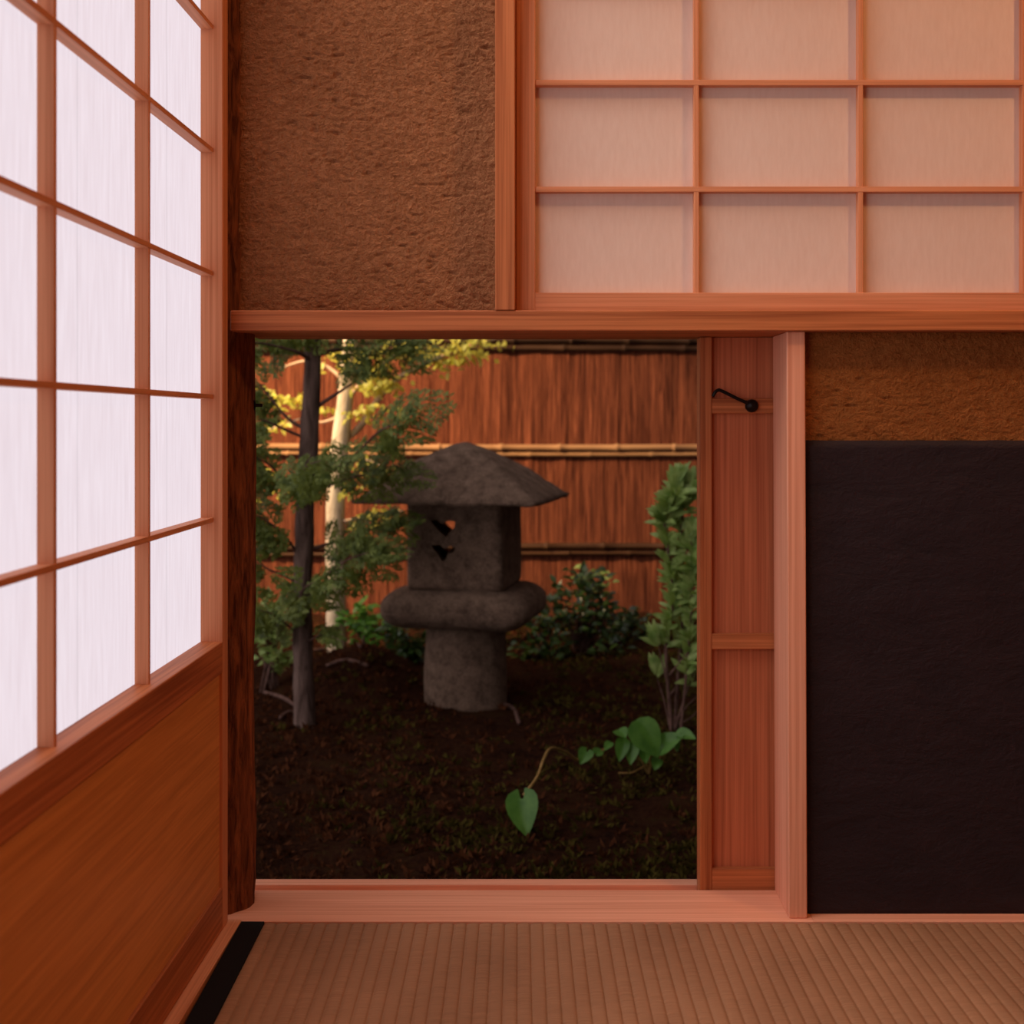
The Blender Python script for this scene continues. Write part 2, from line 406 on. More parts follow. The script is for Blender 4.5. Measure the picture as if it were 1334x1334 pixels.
tube(bm, [k0 + Vector((0, .0, 0)), k0 + Vector((0, -.004, 0)), k0 + Vector((0, -.008, 0)), k0 + Vector((0, -.0105, 0))], [.0088, .0086, .0070, .003], 20)
lk = build('latch_knob', bm, IRON, d1, smooth=True); lk['label'] = 'round black iron pivot knob'
bm = BM()
P_ = [wp(978, 527, 1.812), wp(960, 519, 1.811), wp(944, 511, 1.811), wp(936.5, 507.8, 1.811), wp(932, 510.5, 1.811), wp(928.7, 516.5, 1.8118)]
tube(bm, smooth_path(P_[:4], 4)[:-1] + smooth_path(P_[3:], 5), .0023, 10)
lh = build('latch_hook', bm, IRON, d1, smooth=True); lh['label'] = 'long black iron hook'

# ---- tatami mat
tm = thing('tatami_mat', (.3, 1.2, -.06), 'woven tan tatami mat with a black cloth edge along the shoji screen', 'tatami mat')
SK = .0183                                          # the weave runs a degree off the wall
pitch = .0155; x0, x1 = -.3427, 1.445
prof = [(0, -.0024), (.08, -.0010), (.28, .0000), (.70, .0002), (.92, -.0004), (.985, -.0016)]
xs = []; i = 0
while x0 + i * pitch < x1:
    for a, h in prof: xs.append((x0 + (i + a) * pitch, h))
    i += 1
bm = BM(); rows = []
Ys = [1.7015, 1.6985] + [1.695 - .05 * k for k in range(56)]
for y in Ys:
    rows.append([bm.verts.new((x + SK * (1.7 - y), y, -.0008 + h + (-.0012 if y > 1.70 else 0) + .0004 * noise.noise(Vector((x * 60, y * 9, 0))))) for x, h in xs])
for a_, b_ in zip(rows, rows[1:]):
    for k in range(len(xs) - 1): bm.faces.new((a_[k], a_[k + 1], b_[k + 1], b_[k]))
o = build('woven_cover', bm, TATAMI, tm, smooth=True)
bm = BM()
v = [bm.verts.new((x + SK * (1.7 - y), y, z)) for z in (-.060, -.0032) for x, y in ((x0 - .026, 1.701), (x1, 1.701), (x1, -1.1), (x0 - .026, -1.1))]
for q in ((3, 2, 1, 0), (4, 5, 6, 7), (0, 1, 5, 4), (1, 2, 6, 5), (2, 3, 7, 6), (3, 0, 4, 7)): bm.faces.new([v[k] for k in q])
build('straw_core', bm, TATAMI, tm)
bm = BM()
v = [bm.verts.new((x + SK * (1.7 - y), y, z)) for z in (-.0035, .0004) for x, y in ((x0 - .0277, 1.7015), (x0 + .0005, 1.7015), (x0 + .0005, -1.1), (x0 - .0277, -1.1))]
for q in ((3, 2, 1, 0), (4, 5, 6, 7), (0, 1, 5, 4), (1, 2, 6, 5), (2, 3, 7, 6), (3, 0, 4, 7)): bm.faces.new([v[k] for k in q])
o = build('cloth_edge', bm, CLOTH, tm); o['label'] = 'black cloth edging'

# ------------------------------------------------------------------ the garden
def gz(x, y):
    pts = [(1.0, -.30), (2.6, -.30), (3.4, -.262), (4.2, -.232), (5.4, -.145), (8, -.10)]
    for (a, za), (b_, zb_) in zip(pts, pts[1:]):
        if a <= y <= b_: z = za + (zb_ - za) * (y - a) / (b_ - a); break
    else: z = pts[-1][1]
    z += .115 * math.exp(-(((x + .60) / .17) ** 2 + ((y - 4.42) / .22) ** 2))
    z += .022 * noise.noise(Vector((x * 2.1, y * 2.1, 0))) + .014 * noise.noise(Vector((x * 7, y * 7, 5)))
    return z
def gzf(x, y): return gz(x, y) + .012 * noise.noise(Vector((x * 22, y * 22, 9)))
bm = BM(); NX, NY = 200, 220
gx = lambda i: -2.6 + 4.8 * i / NX
gy = lambda j: 1.90 + 5.2 * j / NY
vv = [[bm.verts.new((gx(i), gy(j), gzf(gx(i), gy(j)))) for j in range(NY + 1)] for i in range(NX + 1)]
for i in range(NX):
    for j in range(NY): bm.faces.new((vv[i][j], vv[i + 1][j], vv[i + 1][j + 1], vv[i][j + 1]))
g = build('ground', bm, SOIL, smooth=True); tag(g, 'dark mossy garden ground outside the crawl door', 'ground', kind='structure')
bm = BM(); r = random.Random(5)
for _ in range(9500):
    y = 2.45 + 2.9 * r.random() ** 1.3; x = r.uniform((300 - CX) * y / F, (950 - CX) * y / F)
    z = gzf(x, y)
    dens = noise.noise(Vector((x * 3, y * 3, 4))) + .5 * noise.noise(Vector((x * 11, y * 11, 2)))
    if r.random() > .62 + dens: continue
    green = dens + (x * .9 + .1) > r.uniform(-.5, .6)
    h = r.uniform(.010, .026)
    for k in range(r.randint(3, 5)):
        d = Vector((r.uniform(-1, 1), r.uniform(-1, 1), r.uniform(.25, 1.1)))
        leaf(bm, Vector((x, y, z - .003)) + Vector((r.uniform(-.006, .006), r.uniform(-.006, .006), 0)), d, rvec(r), h, h * .35, .3, .1, 2, mi=0 if green else 1)
mo = build('moss', bm, [MOSS, MOSSR]); tag(mo, 'dark russet and green moss covering the garden ground', 'moss', kind='stuff')

# fence of bark sheets held by bamboo rails
fr = thing('bark_fence', (-.2, 5.42, -.16), 'tall reddish cedar bark fence with bamboo rails standing behind the stone lantern', 'fence')
xq = -2.5; edges = [-2.5, -2.02, -1.60, -1.16, -.70, -.30, .118, .56, 1.0, 1.48, 1.95]
for k, (a, b_) in enumerate(zip(edges, edges[1:])):
    bm = BM(); nxx, nzz = 24, 12; dy = .0
    vf = [[None] * (nzz + 1) for _ in range(nxx + 1)]; vb = [[None] * (nzz + 1) for _ in range(nxx + 1)]
    for i in range(nxx + 1):
        for j in range(nzz + 1):
            x = a + (b_ - a) * i / nxx; z = -.34 + 1.62 * j / nzz
            y = 5.415 - dy + .007 * noise.noise(Vector((x * 14, z * 1.2, 3))) + .004 * noise.noise(Vector((x * 45, z * 2, 3)))
            vf[i][j] = bm.verts.new((x, y, z)); vb[i][j] = bm.verts.new((x, 5.44, z))
    for i in range(nxx):
        for j in range(nzz):
            bm.faces.new((vf[i][j], vf[i + 1][j], vf[i + 1][j + 1], vf[i][j + 1])); bm.faces.new((vb[i][j], vb[i][j + 1], vb[i + 1][j + 1], vb[i + 1][j]))
    for i in range(nxx):
        for j in (0, nzz): bm.faces.new((vf[i][j], vf[i + 1][j], vb[i + 1][j], vb[i][j]))
    for j in range(nzz):
        for i in (0, nxx): bm.faces.new((vf[i][j], vf[i][j + 1], vb[i][j + 1], vb[i][j]))
    build('bark_sheet', bm, FENCEBARK, fr)
def bamboo(z, rad, mat, y=5.395, off=0.0, lab=None):
    pts, rr = [], []
    x = -2.5
    nodes = []
    xx = -2.5 + off
    rb = random.Random(int(z * 1000))
    while xx < 1.95: nodes.append(xx); xx += .232 + rb.uniform(-.012, .012)
    while x < 1.95:
        pts.append(Vector((x, y, z + .003 * math.sin(x * 2 + z * 9)))); rr.append(rad); x += .1
    for q in nodes:
        for dx, s in ((-.011, 1.0), (-.004, 1.28), (.004, 1.28), (.011, 1.0)):
            pts.append(Vector((q + dx, y, z + .003 * math.sin((q + dx) * 2 + z * 9)))); rr.append(rad * s)
    o_ = sorted(range(len(pts)), key=lambda i: pts[i].x)
    bm = tube(BM(), [pts[i] for i in o_], [rr[i] for i in o_], 10)
    o = build('bamboo_rail', bm, mat, fr, smooth=True)
    if lab: o['label'] = lab
bamboo(.5110, .0125, BAMBOO, off=.036); bamboo(.4850, .0085, BAMBOO, 5.402, .11)
bamboo(.1240, .0120, SHADEBAMBOO, off=.17); bamboo(.0960, .0090, SHADEBAMBOO, 5.402, .06)
bamboo(.9240, .0150, SHADEBAMBOO_TOP, 5.392, .10, 'bamboo rail coloured dark for shade'); bamboo(.8920, .0120, SHADEBAMBOO_TOP, 5.400, .02, 'bamboo rail coloured dark for shade')

# ---- stone lantern
YL = 4.20; LX, TH = -.238, math.radians(-12)
ln = thing('stone_lantern', (LX, YL, gz(LX, YL)), 'grey granite garden lantern with a hipped roof standing on the moss', 'stone lantern')
RT = Matrix.Translation((LX, YL, 0)) @ Matrix.Rotation(TH, 4, 'Z')
def rough(bm, amp, fr_, seed):
    for v in bm.verts:
        q = v.co * fr_ + Vector((seed, seed * 2, 0))
        v.co += Vector((noise.noise(q), noise.noise(q + Vector((7, 1, 3))), noise.noise(q + Vector((3, 9, 5))))) * amp
def rbox(hx, hy, z0, z1, e, n=26, taper=0.0, ez=None):
    """Rounded slab: cube grid pushed onto a super-ellipsoid-like rounded box."""
    bm = BM(); bmesh.ops.create_cube(bm, size=2)
    bmesh.ops.subdivide_edges(bm, edges=bm.edges, cuts=n, use_grid_fill=True)
    H = (z1 - z0) / 2; ez = ez or e
    for v in bm.verts:
        p = Vector((v.co.x * hx, v.co.y * hy, v.co.z * H))
        c = Vector((max(-hx + e, min(hx - e, p.x)), max(-hy + e, min(hy - e, p.y)), max(-H + ez, min(H - ez, p.z))))
        d = p - c; d = Vector((d.x / e, d.y / e, d.z / ez))
        if d.length > 1e-6: d = d.normalized()
        p = c + Vector((d.x * e, d.y * e, d.z * ez))
        k = 1 - taper * (p.z / H)
        v.co = Vector((p.x * k, p.y * k, p.z + (z0 + z1) / 2))
    return bm
# shaft
bm = BM(); n = 48; rings = []
for i in range(25):
    tt = i / 24; z = -.33 + (.030 + .33) * tt
    rr = .1215 + .006 * (1 - tt) ** 2
    rings.append([bm.verts.new((math.cos(2 * PI * k / n) * rr, math.sin(2 * PI * k / n) * rr, z)) for k in range(n)])
for a_, b_ in zip(rings, rings[1:]):
    for k in range(n): bm.faces.new((a_[k], a_[(k + 1) % n], b_[(k + 1) % n], b_[k]))
bm.faces.new(rings[0][::-1]); bm.faces.new(rings[-1])
rough(bm, .006, 9, 1); bm.transform(RT); build('shaft', bm, STONE, ln, smooth=True)
bm = rbox(.225, .205, .000, .117, .085, 26, 0, .052); rough(bm, .008, 8, 2); bm.transform(RT); build('platform', bm, STONE, ln, smooth=True)
bm = rbox(.144, .140, .112, .384, .020, 30, .012); rough(bm, .005, 10, 3)
# the carved openings go right through the fire box
def cut_poly(pl):
    bmc = BM(); fr_, bk = [], []
    for (cx, cy) in pl:
        q = wp(470 + cx / 3.607, 560 + cy / 3.607, 4.06)
        lx = (q.x - LX) / math.cos(TH) - .006 + .15 * math.tan(math.radians(11.5))
        fr_.append(bmc.verts.new((lx, -.3, q.z))); bk.append(bmc.verts.new((lx - .6 * math.tan(math.radians(11.5)), .3, q.z)))
    bmc.faces.new(fr_); bmc.faces.new(bk[::-1])
    m_ = len(pl)
    for k in range(m_): bmc.faces.new((fr_[k], bk[k], bk[(k + 1) % m_], fr_[(k + 1) % m_]))
    bmesh.ops.recalc_face_normals(bmc, faces=bmc.faces)
    me = bpy.data.meshes.new('c'); bmc.to_mesh(me); bmc.free(); ob = bpy.data.objects.new('c', me); COL.objects.link(ob); return ob
bmesh.ops.recalc_face_normals(bm, faces=bm.faces)
me = bpy.data.meshes.new('fb'); bm.to_mesh(me); bm.free(); tmp = bpy.data.objects.new('fb', me); COL.objects.link(tmp)
cutters = [cut_poly([(383, 428), (415, 424), (440, 444), (470, 427), (503, 434), (497, 462), (475, 484), (458, 506), (430, 482), (403, 455)]),
           cut_poly([(388, 544), (430, 542), (452, 560), (480, 546), (504, 556), (492, 576), (466, 584), (458, 616), (440, 618), (424, 592), (400, 566)])]
for c_ in cutters:
    md = tmp.modifiers.new('b', 'BOOLEAN'); md.object = c_; md.operation = 'DIFFERENCE'; md.solver = 'EXACT'
bpy.context.view_layer.update()
ev = tmp.evaluated_get(bpy.context.evaluated_depsgraph_get()); bm = BM(); bm.from_mesh(ev.to_mesh()); ev.to_mesh_clear()
for o in [tmp] + cutters: bpy.data.objects.remove(o, do_unlink=True)
bm.transform(RT); build('fire_box', bm, STONE, ln)
# roof
bm = BM(); N = 44; hw, hd = .272, .262
top, bot = {}, {}
for i in range(N + 1):
    for j in range(N + 1):
        u, w = -1 + 2 * i / N, -1 + 2 * j / N
        dd = max(abs(u), abs(w)); sg = min(1, (abs(u) ** 18 + abs(w) ** 18) ** (1 / 18))
        h = .382 + .166 * (1 - sg ** 1.38)
        corner = 0
        top[i, j] = bm.verts.new((u * hw, w * hd, h + corner * .3))
        bot[i, j] = bm.verts.new((u * hw * .985, w * hd * .985, .373 + .004 * (1 - dd)))
for i in range(N):
    for j in range(N):
        bm.faces.new((top[i, j], top[i + 1, j], top[i + 1, j + 1], top[i, j + 1])); bm.faces.new((bot[i, j], bot[i, j + 1], bot[i + 1, j + 1], bot[i + 1, j]))
for i in range(N):
    for j in (0, N):
        bm.faces.new((top[i, j], top[i + 1, j], bot[i + 1, j], bot[i, j])); bm.faces.new((top[j, i], top[j, i + 1], bot[j, i + 1], bot[j, i]))
rough(bm, .006, 9, 4); rough(bm, .003, 34, 5); bm.transform(RT); build('roof', bm, STONE, ln, smooth=True)

# ---- conifer with flat sprays
def spray(bm, p, d, nrm, L, r, dens=1.0, lw=.0060, ll=.013, mi=0):
    """Flat fan of scale leaves: main twig, side twigs, leaflets."""
    d = d.normalized(); s = d.cross(nrm)
    if s.length < 1e-3: s = d.orthogonal()
    s.normalize(); nn = s.cross(d)
    k = int(9 * dens); 
    for i in range(k):
        t = .12 + .88 * i / k
        c = p + d * L * t - nn * .18 * L * t * t
        for sd in (-1, 1):
            sl = L * .52 * (1 - t) ** .75 + .012
            sdv = (d * .75 + s * sd + nn * r.uniform(-.25, .2)).normalized()
            q = max(2, int(sl / .0105))
            for j in range(q):
                tt = (j + .6) / q; cc = c + sdv * sl * tt - nn * .12 * sl * tt * tt + rvec(r) * .003
                for s2 in (-1, 1):
                    ld = (sdv * .9 + sdv.cross(nn) * s2 * .8 + rvec(r) * .3)
                    leaf(bm, cc, ld, nn + rvec(r) * .35, ll * r.uniform(.8, 1.3), lw * r.uniform(.8, 1.25), .2, .1, 2, mi=mi)
def branch(root, base, pts, rad, sprays, rs, mat_b, mat_f, dens=1.0, big=1.0, lw=.006, ll=.013):
    """One branch (part) and its foliage (sub-part). pts: path; sprays: list of (fraction, direction px-space angle, length)."""
    path = smooth_path(pts, 5); n_ = len(path)
    bm = tube(BM(), path, [rad * (1 - .75 * i / (n_ - 1)) for i in range(n_)], 7, .2)
    br = build('branch', bm, mat_b, root, smooth=True)
    bm = BM()
    for (fr_, ang, L) in sprays:
        p = path[min(n_ - 1, int(fr_ * (n_ - 1)))]
        d = Vector((math.cos(ang), rs.uniform(-.5, .35), math.sin(ang)))
        nrm = Vector((rs.uniform(-.5, .5) - .5 * math.sin(ang), -.55 + rs.uniform(-.5, .4), .75))
        spray(bm, p, d, nrm, L * big, rs, dens, lw, ll)
    f = build('foliage', bm, mat_f, br)
    return br
YT = 3.90
trunk_px = [(398, 955, 15.0), (397, 935, 14.2), (395, 870, 13.2), (394, 800, 12.6), (396, 720, 12.4), (399, 640, 12), (403, 560, 11.8), (407, 490, 11.4), (408, 430, 11), (410, 330, 10), (412, 200, 8.5)]
b0 = wp(397, 940, YT)
ct = thing('conifer_tree', b0, 'slim conifer with grey-brown trunk and dark green sprays beside the log post', 'tree')
pp = smooth_path([wp(x, y, YT) for x, y, _ in trunk_px], 6)
rr = []
for i in range(len(pp)):
    t = i / 6; a = int(min(t, len(trunk_px) - 2)); f = t - a
    rr.append((trunk_px[a][2] * (1 - f) + trunk_px[min(a + 1, len(trunk_px) - 1)][2] * f) * YT / F)
build('trunk', tube(BM(), pp, rr, 18, .16), TRUNK, ct, smooth=True)
rs = random.Random(21); D = math.radians
def bpx(l, dy0=0, dy1=0): 
    n_ = len(l); return [wp(x, y, YT + dy0 + (dy1 - dy0) * i / max(1, n_ - 1)) for i, (x, y) in enumerate(l)]
BR = [
 # path px, y-offsets, radius, sprays (fraction, angle deg, length m)
 ([(407, 470), (385, 458), (345, 448), (318, 446)], 0, -.25, .006, [(.4, 150, .12), (.6, 200, .13), (.8, 170, .13), (.95, 190, .14), (.5, 120, .11), (.3, 90, .1), (.15, 60, .1)]),
 ([(400, 560), (375, 545), (350, 515), (338, 500)], 0, .05, .006, [(.55, 150, .10), (.7, 200, .10), (.85, 120, .11), (1, 170, .11), (.95, 230, .09)]),
 ([(400, 572), (372, 560), (345, 548), (325, 545)], 0, -.1, .005, [(.85, 200, .09), (1, 170, .1), (.95, 240, .10)]),
 ([(398, 655), (375, 630), (350, 605), (330, 595)], 0, -.15, .0055, [(.5, 140, .10), (.65, 210, .11), (.8, 110, .11), (.9, 180, .12), (1, 220, .12), (.75, 250, .10), (.95, 140, .1)]),
 ([(397, 660), (392, 630), (400, 608), (418, 600)], -.05, -.30, .005, [(.3, 150, .09), (.5, 40, .11), (.7, 200, .10), (.8, -20, .11), (1, 20, .11), (.9, 260, .10), (.6, 250, .11), (.75, 300, .1)]),
 ([(395, 730), (372, 700), (350, 680), (330, 670)], 0, -.1, .005, [(.5, 130, .10), (.65, 220, .11), (.8, 110, .11), (.9, 180, .11), (1, 230, .12), (.75, 260, .11), (.95, 150, .1)]),
 ([(412, 530), (440, 512), (462, 498), (500, 478)], 0, .05, .0065, [(.55, 60, .09), (.75, 20, .10), (.9, 50, .09)]),
 ([(408, 465), (440, 455), (490, 455), (520, 460)], 0, .1, .006, [(.35, -30, .10), (.5, 20, .12), (.65, -40, .11), (.8, 30, .12), (.9, -20, .13), (1, 5, .13), (.7, 70, .1)]),
 ([(412, 620), (450, 605), (490, 565), (520, 550)], 0, -.15, .006, [(.55, 20, .10), (.7, -30, .10), (.8, 35, .13), (.9, -10, .12), (1, 28, .16), (.85, -60, .10)]),
 ([(408, 640), (440, 628), (475, 618), (510, 615)], 0, .0, .0055, [(.4, -20, .10), (.6, 30, .10), (.75, -35, .10), (.9, 15, .12), (1, -5, .13)]),
 ([(406, 715), (440, 705), (475, 692), (512, 680)], 0, .05, .0055, [(.35, 40, .10), (.55, -20, .11), (.75, 30, .10), (.9, -20, .10), (1, 15, .08)]),
 ([(406, 760), (430, 745), (455, 728), (480, 720)], 0, -.15, .005, [(.35, -30, .10), (.5, 40, .11), (.65, -45, .11), (.8, 20, .12), (.9, -25, .12), (1, 5, .11), (.7, 80, .1)]),
 ([(400, 768), (375, 752), (350, 742), (335, 730)], 0, -.05, .006, [(.9, 160, .08), (1, 220, .09)]),
 ([(396, 800), (392, 780), (398, 765), (410, 758)], -.03, -.22, .0045, [(.3, 200, .09), (.5, -10, .10), (.7, 150, .09), (.85, -30, .10), (1, 15, .09), (.6, 230, .09)]),
 ([(402, 835), (412, 830), (420, 826)], -.02, -.12, .003, [(.5, 20, .06), (1, -10, .06)]),
 ([(393, 830), (375, 815), (355, 800), (338, 795)], 0, -.1, .004, [(.5, 200, .08), (.7, 130, .08), (.9, 180, .09), (1, 240, .08)]),
]
for l, a, b_, rad, sp in BR:
    branch(ct, b0, bpx(l, a, b_), rad, [(q, D(an), L * .95) for q, an, L in sp] + [(max(.25, q - .12), D(an + 35), L * .62) for q, an, L in sp], rs, TWIG, CONIFER, 1.0, 1.0, .0072, .0145)

# ---- pale-barked tree behind it, catching the sun
YP = 4.70
b1 = wp(440, 858, YP)
pt = thing('pale_tree', b1, 'pale-barked tree in the sun behind the conifer, yellow-green leaves', 'tree')
tp = [(440, 875, 13.5), (438, 820, 12.8), (437, 740, 12.4), (437, 660, 12.2), (442, 590, 12), (450, 520, 10.5), (456, 450, 9.5), (462, 380, 8.5), (466, 250, 7)]
pp = smooth_path([wp(x, y, YP) for x, y, _ in tp], 6); rr = []
for i in range(len(pp)):
    t = i / 6; a = int(min(t, len(tp) - 2)); f = t - a
    rr.append((tp[a][2] * (1 - f) + tp[min(a + 1, len(tp) - 1)][2] * f) * YP / F)
build('trunk', tube(BM(), pp, rr, 16, .12), PALETRUNK, pt, smooth=True)
def mapleafs(bm, p, r, n_, spread, L=.027):
    for _ in range(n_):
        c = p + Vector((r.gauss(0, 1), r.gauss(0, .7), r.gauss(0, .45))) * spread
        d = Vector((r.uniform(-1, 1), r.uniform(-.6, .6), r.uniform(-.8, .5)))
        nrm = Vector((r.uniform(-.5, .2) - .3, -.8, .8)) + rvec(r) * .4
        leaf(bm, c, d, nrm, L * r.uniform(.7, 1.3), L * .55, .2, .15, 3)
def pbranch(l, a, b_, rad, clumps, r):
    n0 = len(l); path = smooth_path([wp(x, y, YP + a + (b_ - a) * i / (n0 - 1)) for i, (x, y) in enumerate(l)], 5); n_ = len(path)
    br = build('branch', tube(BM(), path, [rad * (1 - .6 * i / (n_ - 1)) for i in range(n_)], 7, .15), PALETWIG, pt, smooth=True)
    bm = BM()
    for (x, y, cnt, sp) in clumps: mapleafs(bm, wp(x, y, YP + b_ * .7), r, int(cnt * 1.5), sp)
    build('foliage', bm, YELLOWG, br)
rp = random.Random(33)
pbranch([(444, 575), (470, 555), (505, 505), (545, 478), (600, 455), (650, 440)], 0, .12, .014, [(560, 462, 40, .045), (595, 452, 40, .045), (615, 462, 26, .04), (585, 478, 16, .03), (630, 448, 16, .035), (540, 452, 20, .04)], rp)
pbranch([(449, 525), (470, 500), (492, 480), (515, 462)], 0, -.1, .009, [(490, 490, 30, .035), (470, 540, 14, .03), (455, 470, 18, .035), (515, 505, 14, .03), (520, 455, 22, .04), (500, 500, 16, .03), (475, 470, 20, .04), (480, 505, 14, .03)], rp)
pbranch([(440, 610), (462, 600), (475, 598), (500, 608)], 0, -.12, .007, [(470, 605, 20, .025), (485, 625, 18, .03), (450, 640, 8, .02), (500, 620, 18, .03), (478, 532, 12, .025), (520, 535, 7, .02)], rp)
pbranch([(438, 680), (470, 675), (500, 668), (525, 665)], 0, -.12, .006, [(490, 672, 24, .03), (505, 652, 8, .025), (545, 675, 10, .02), (515, 676, 18, .03), (475, 690, 8, .03)], rp)
pbranch([(452, 500), (430, 480), (400, 470), (365, 480)], 0, .1, .008, [(385, 520, 18, .03), (365, 525, 12, .03), (430, 470, 14, .04), (350, 515, 12, .03), (425, 535, 10, .02)], rp)
pbranch([(448, 540), (420, 550), (395, 545), (350, 560)], 0, .15, .006, [(355, 555, 12, .03), (345, 620, 12, .03), (360, 640, 10, .03)], rp)

# ---- leafy shrub beside the door
YS = 3.80
b2 = wp(876, 950, YS); b2.z = gz(b2.x, YS)
sh = thing('tall_shrub', b2, 'upright green shrub with narrow leaves and bare twigs beside the door', 'shrub')
r = random.Random(8)
stems = [
 [(876, 965), (871, 900), (868, 840), (876, 790), (873, 735), (866, 680), (878, 655), (884, 632)],
 [(880, 965), (882, 900), (888, 830), (890, 760), (888, 690), (892, 650), (897, 635)],
 [(886, 960), (893, 890), (899, 820), (903, 750), (900, 700)],
 [(878, 955), (890, 915), (902, 880), (914, 840)],
 [(874, 955), (866, 915), (858, 890), (856, 880)],
 [(872, 900), (862, 860), (857, 838)],
 [(879, 940), (895, 920), (910, 905)], [(874, 905), (888, 885), (902, 870)], [(872, 880), (886, 862), (896, 850)], [(880, 945), (900, 935), (918, 915)],
]
for k, s_ in enumerate(stems):
    path = smooth_path([wp(x, y, YS + .03 * math.sin(k * 2.1)) for x, y in s_], 5); n_ = len(path)
    r0 = .0062 if k < 2 else .0042 if k < 4 else .003
    st = build('stem', tube(BM(), path, [r0 * (1 - .6 * i / (n_ - 1)) for i in range(n_)], 7, .15), TWIG, sh, smooth=True)
    if k > 5: continue
    bm = BM()
    for i, p in enumerate(path):
        t = i / (n_ - 1)
        if k < 3 and t < .28: continue
        if k >= 4 and t < .9: continue
        if k == 3 and t < .5: continue
        for q in range(r.randint(8, 11) if k < 3 else 4):
            d = Vector((r.uniform(-1, 1), r.uniform(-1, .5), r.uniform(.1, 1.2)))
            if k >= 4: d = Vector((r.uniform(-1, .6), -.4, r.uniform(0, 1)))
            if t > .93: d = Vector((r.uniform(-.5, .5), r.uniform(-.4, .3), 1.3))
            L = r.uniform(.034, .060) * (.9 if t < .7 else 1.15)
            leaf(bm, p + rvec(r) * .006, d, Vector((r.uniform(-.4, .4), -1, .8)), L, L * r.uniform(.25, .36), r.uniform(.05, .4), .25, 4)
    build('foliage', bm, SHRUB, st)

# ---- low broad-leaved plant and creeping vine
def blade(bm, p, d, nrm, L, W, notch=True, seg=8, curl=.2):
    """Heart-shaped leaf as a grid folded on its midrib."""
    d = d.normalized(); s = d.cross(nrm).normalized(); n = s.cross(d)
    prof_ = [(-.16, .30), (-.05, .78), (.10, .98), (.28, 1.0), (.46, .90), (.64, .68), (.80, .42), (.92, .18), (1.0, .0)]
    rows_ = []
    for i, (t, w) in enumerate(prof_):
        row = []
        for j in range(-3, 4):
            f = j / 3; tt = t
            if notch and t < .1: tt = t if abs(f) > .45 else max(t, .10 * (1 - abs(f)) )
            q = p + d * L * tt + s * f * w * W / 2 + n * (abs(f) * w * W * .14 - curl * L * max(0, tt) ** 2)
            row.append(bm.verts.new(q))
        rows_.append(row)
    for a_, b_ in zip(rows_, rows_[1:]):
        for j in range(6):
            f = bm.faces.new((a_[j], a_[j + 1], b_[j + 1], b_[j])); f.smooth = True
YV = 3.02
vb = wp(735, 1000, YV + .4); vb.z = gz(vb.x, vb.y)
vn = thing('creeping_vine', vb, 'thin trailing vine with one big heart-shaped leaf lying over the moss', 'vine')
vp = [wp(682, 1036, YV), wp(700, 1012, YV + .03), wp(708, 990, YV + .06), wp(718, 975, YV + .16), wp(738, 980, YV + .3), wp(752, 990, YV + .36), wp(768, 985, YV + .4), wp(790, 975, YV + .45)]
build('stem', tube(BM(), smooth_path(vp, 6), .0034, 8), VINE, vn, smooth=True)
bm = BM(); blade(bm, wp(680, 1036, YV), wp(682, 1086, YV - .05) - wp(678, 1036, YV), Vector((-.25, -1, .55)), .088, .072); o = build('leaf', bm, BROAD, vn); o['label'] = 'big heart-shaped green leaf'
bm = BM(); blade(bm, wp(765, 978, YV + .38), wp(756, 1000, YV + .36) - wp(768, 978, YV + .4), Vector((.1, -1, .7)), .040, .038); build('leaf', bm, BROAD, vn)
bm = BM(); blade(bm, wp(776, 982, YV + .41), wp(790, 970, YV + .44) - wp(774, 982, YV + .4), Vector((.1, -1, .9)), .034, .028); build('leaf', bm, BROAD, vn)
YG = 3.42
gb = wp(850, 1003, YG); gb.z = gz(gb.x, YG)
gp = thing('broadleaf_plant', gb, 'low plant with broad shiny green leaves at the foot of the shrub', 'plant')
r = random.Random(4)
bm = BM()
for tgt in ((822, 960), (845, 952), (880, 968), (815, 985), (850, 990)):
    tube(bm, smooth_path([gb + Vector((r.uniform(-.012, .012), 0, -.01)), (gb + wp(*tgt, YG - .02)) / 2 + Vector((0, 0, .02)), wp(*tgt, YG - .02)], 4), .0018, 6)
tube(bm, smooth_path([wp(806, 1007, YG - .03), wp(825, 1006, YG - .03), wp(842, 996, YG)], 4), .002, 6)
build('stem', bm, VINE, gp, smooth=True)
for (x, y, ex, ey, L, W, nx_) in ((832, 945, 858, 985, .090, .080, -.2), (858, 975, 893, 952, .075, .055, .3), (806, 952, 818, 962, .030, .040, .2), (812, 965, 806, 995, .052, .036, .1),
                                (825, 970, 820, 1000, .050, .036, -.2), (838, 975, 842, 995, .040, .034, .1), (880, 962, 883, 985, .034, .022, 0), (856, 990, 852, 1006, .030, .030, .2), (884, 955, 905, 960, .05, .035, 0), (795, 968, 786, 978, .03, .022, 0)):
    a = wp(x, y, YG - .02); d = wp(ex, ey, YG - .05) - a
    bm = BM(); blade(bm, a, d, Vector((nx_, -.8, .9)), L, W, False, curl=.15); build('leaf', bm, BROAD, gp)

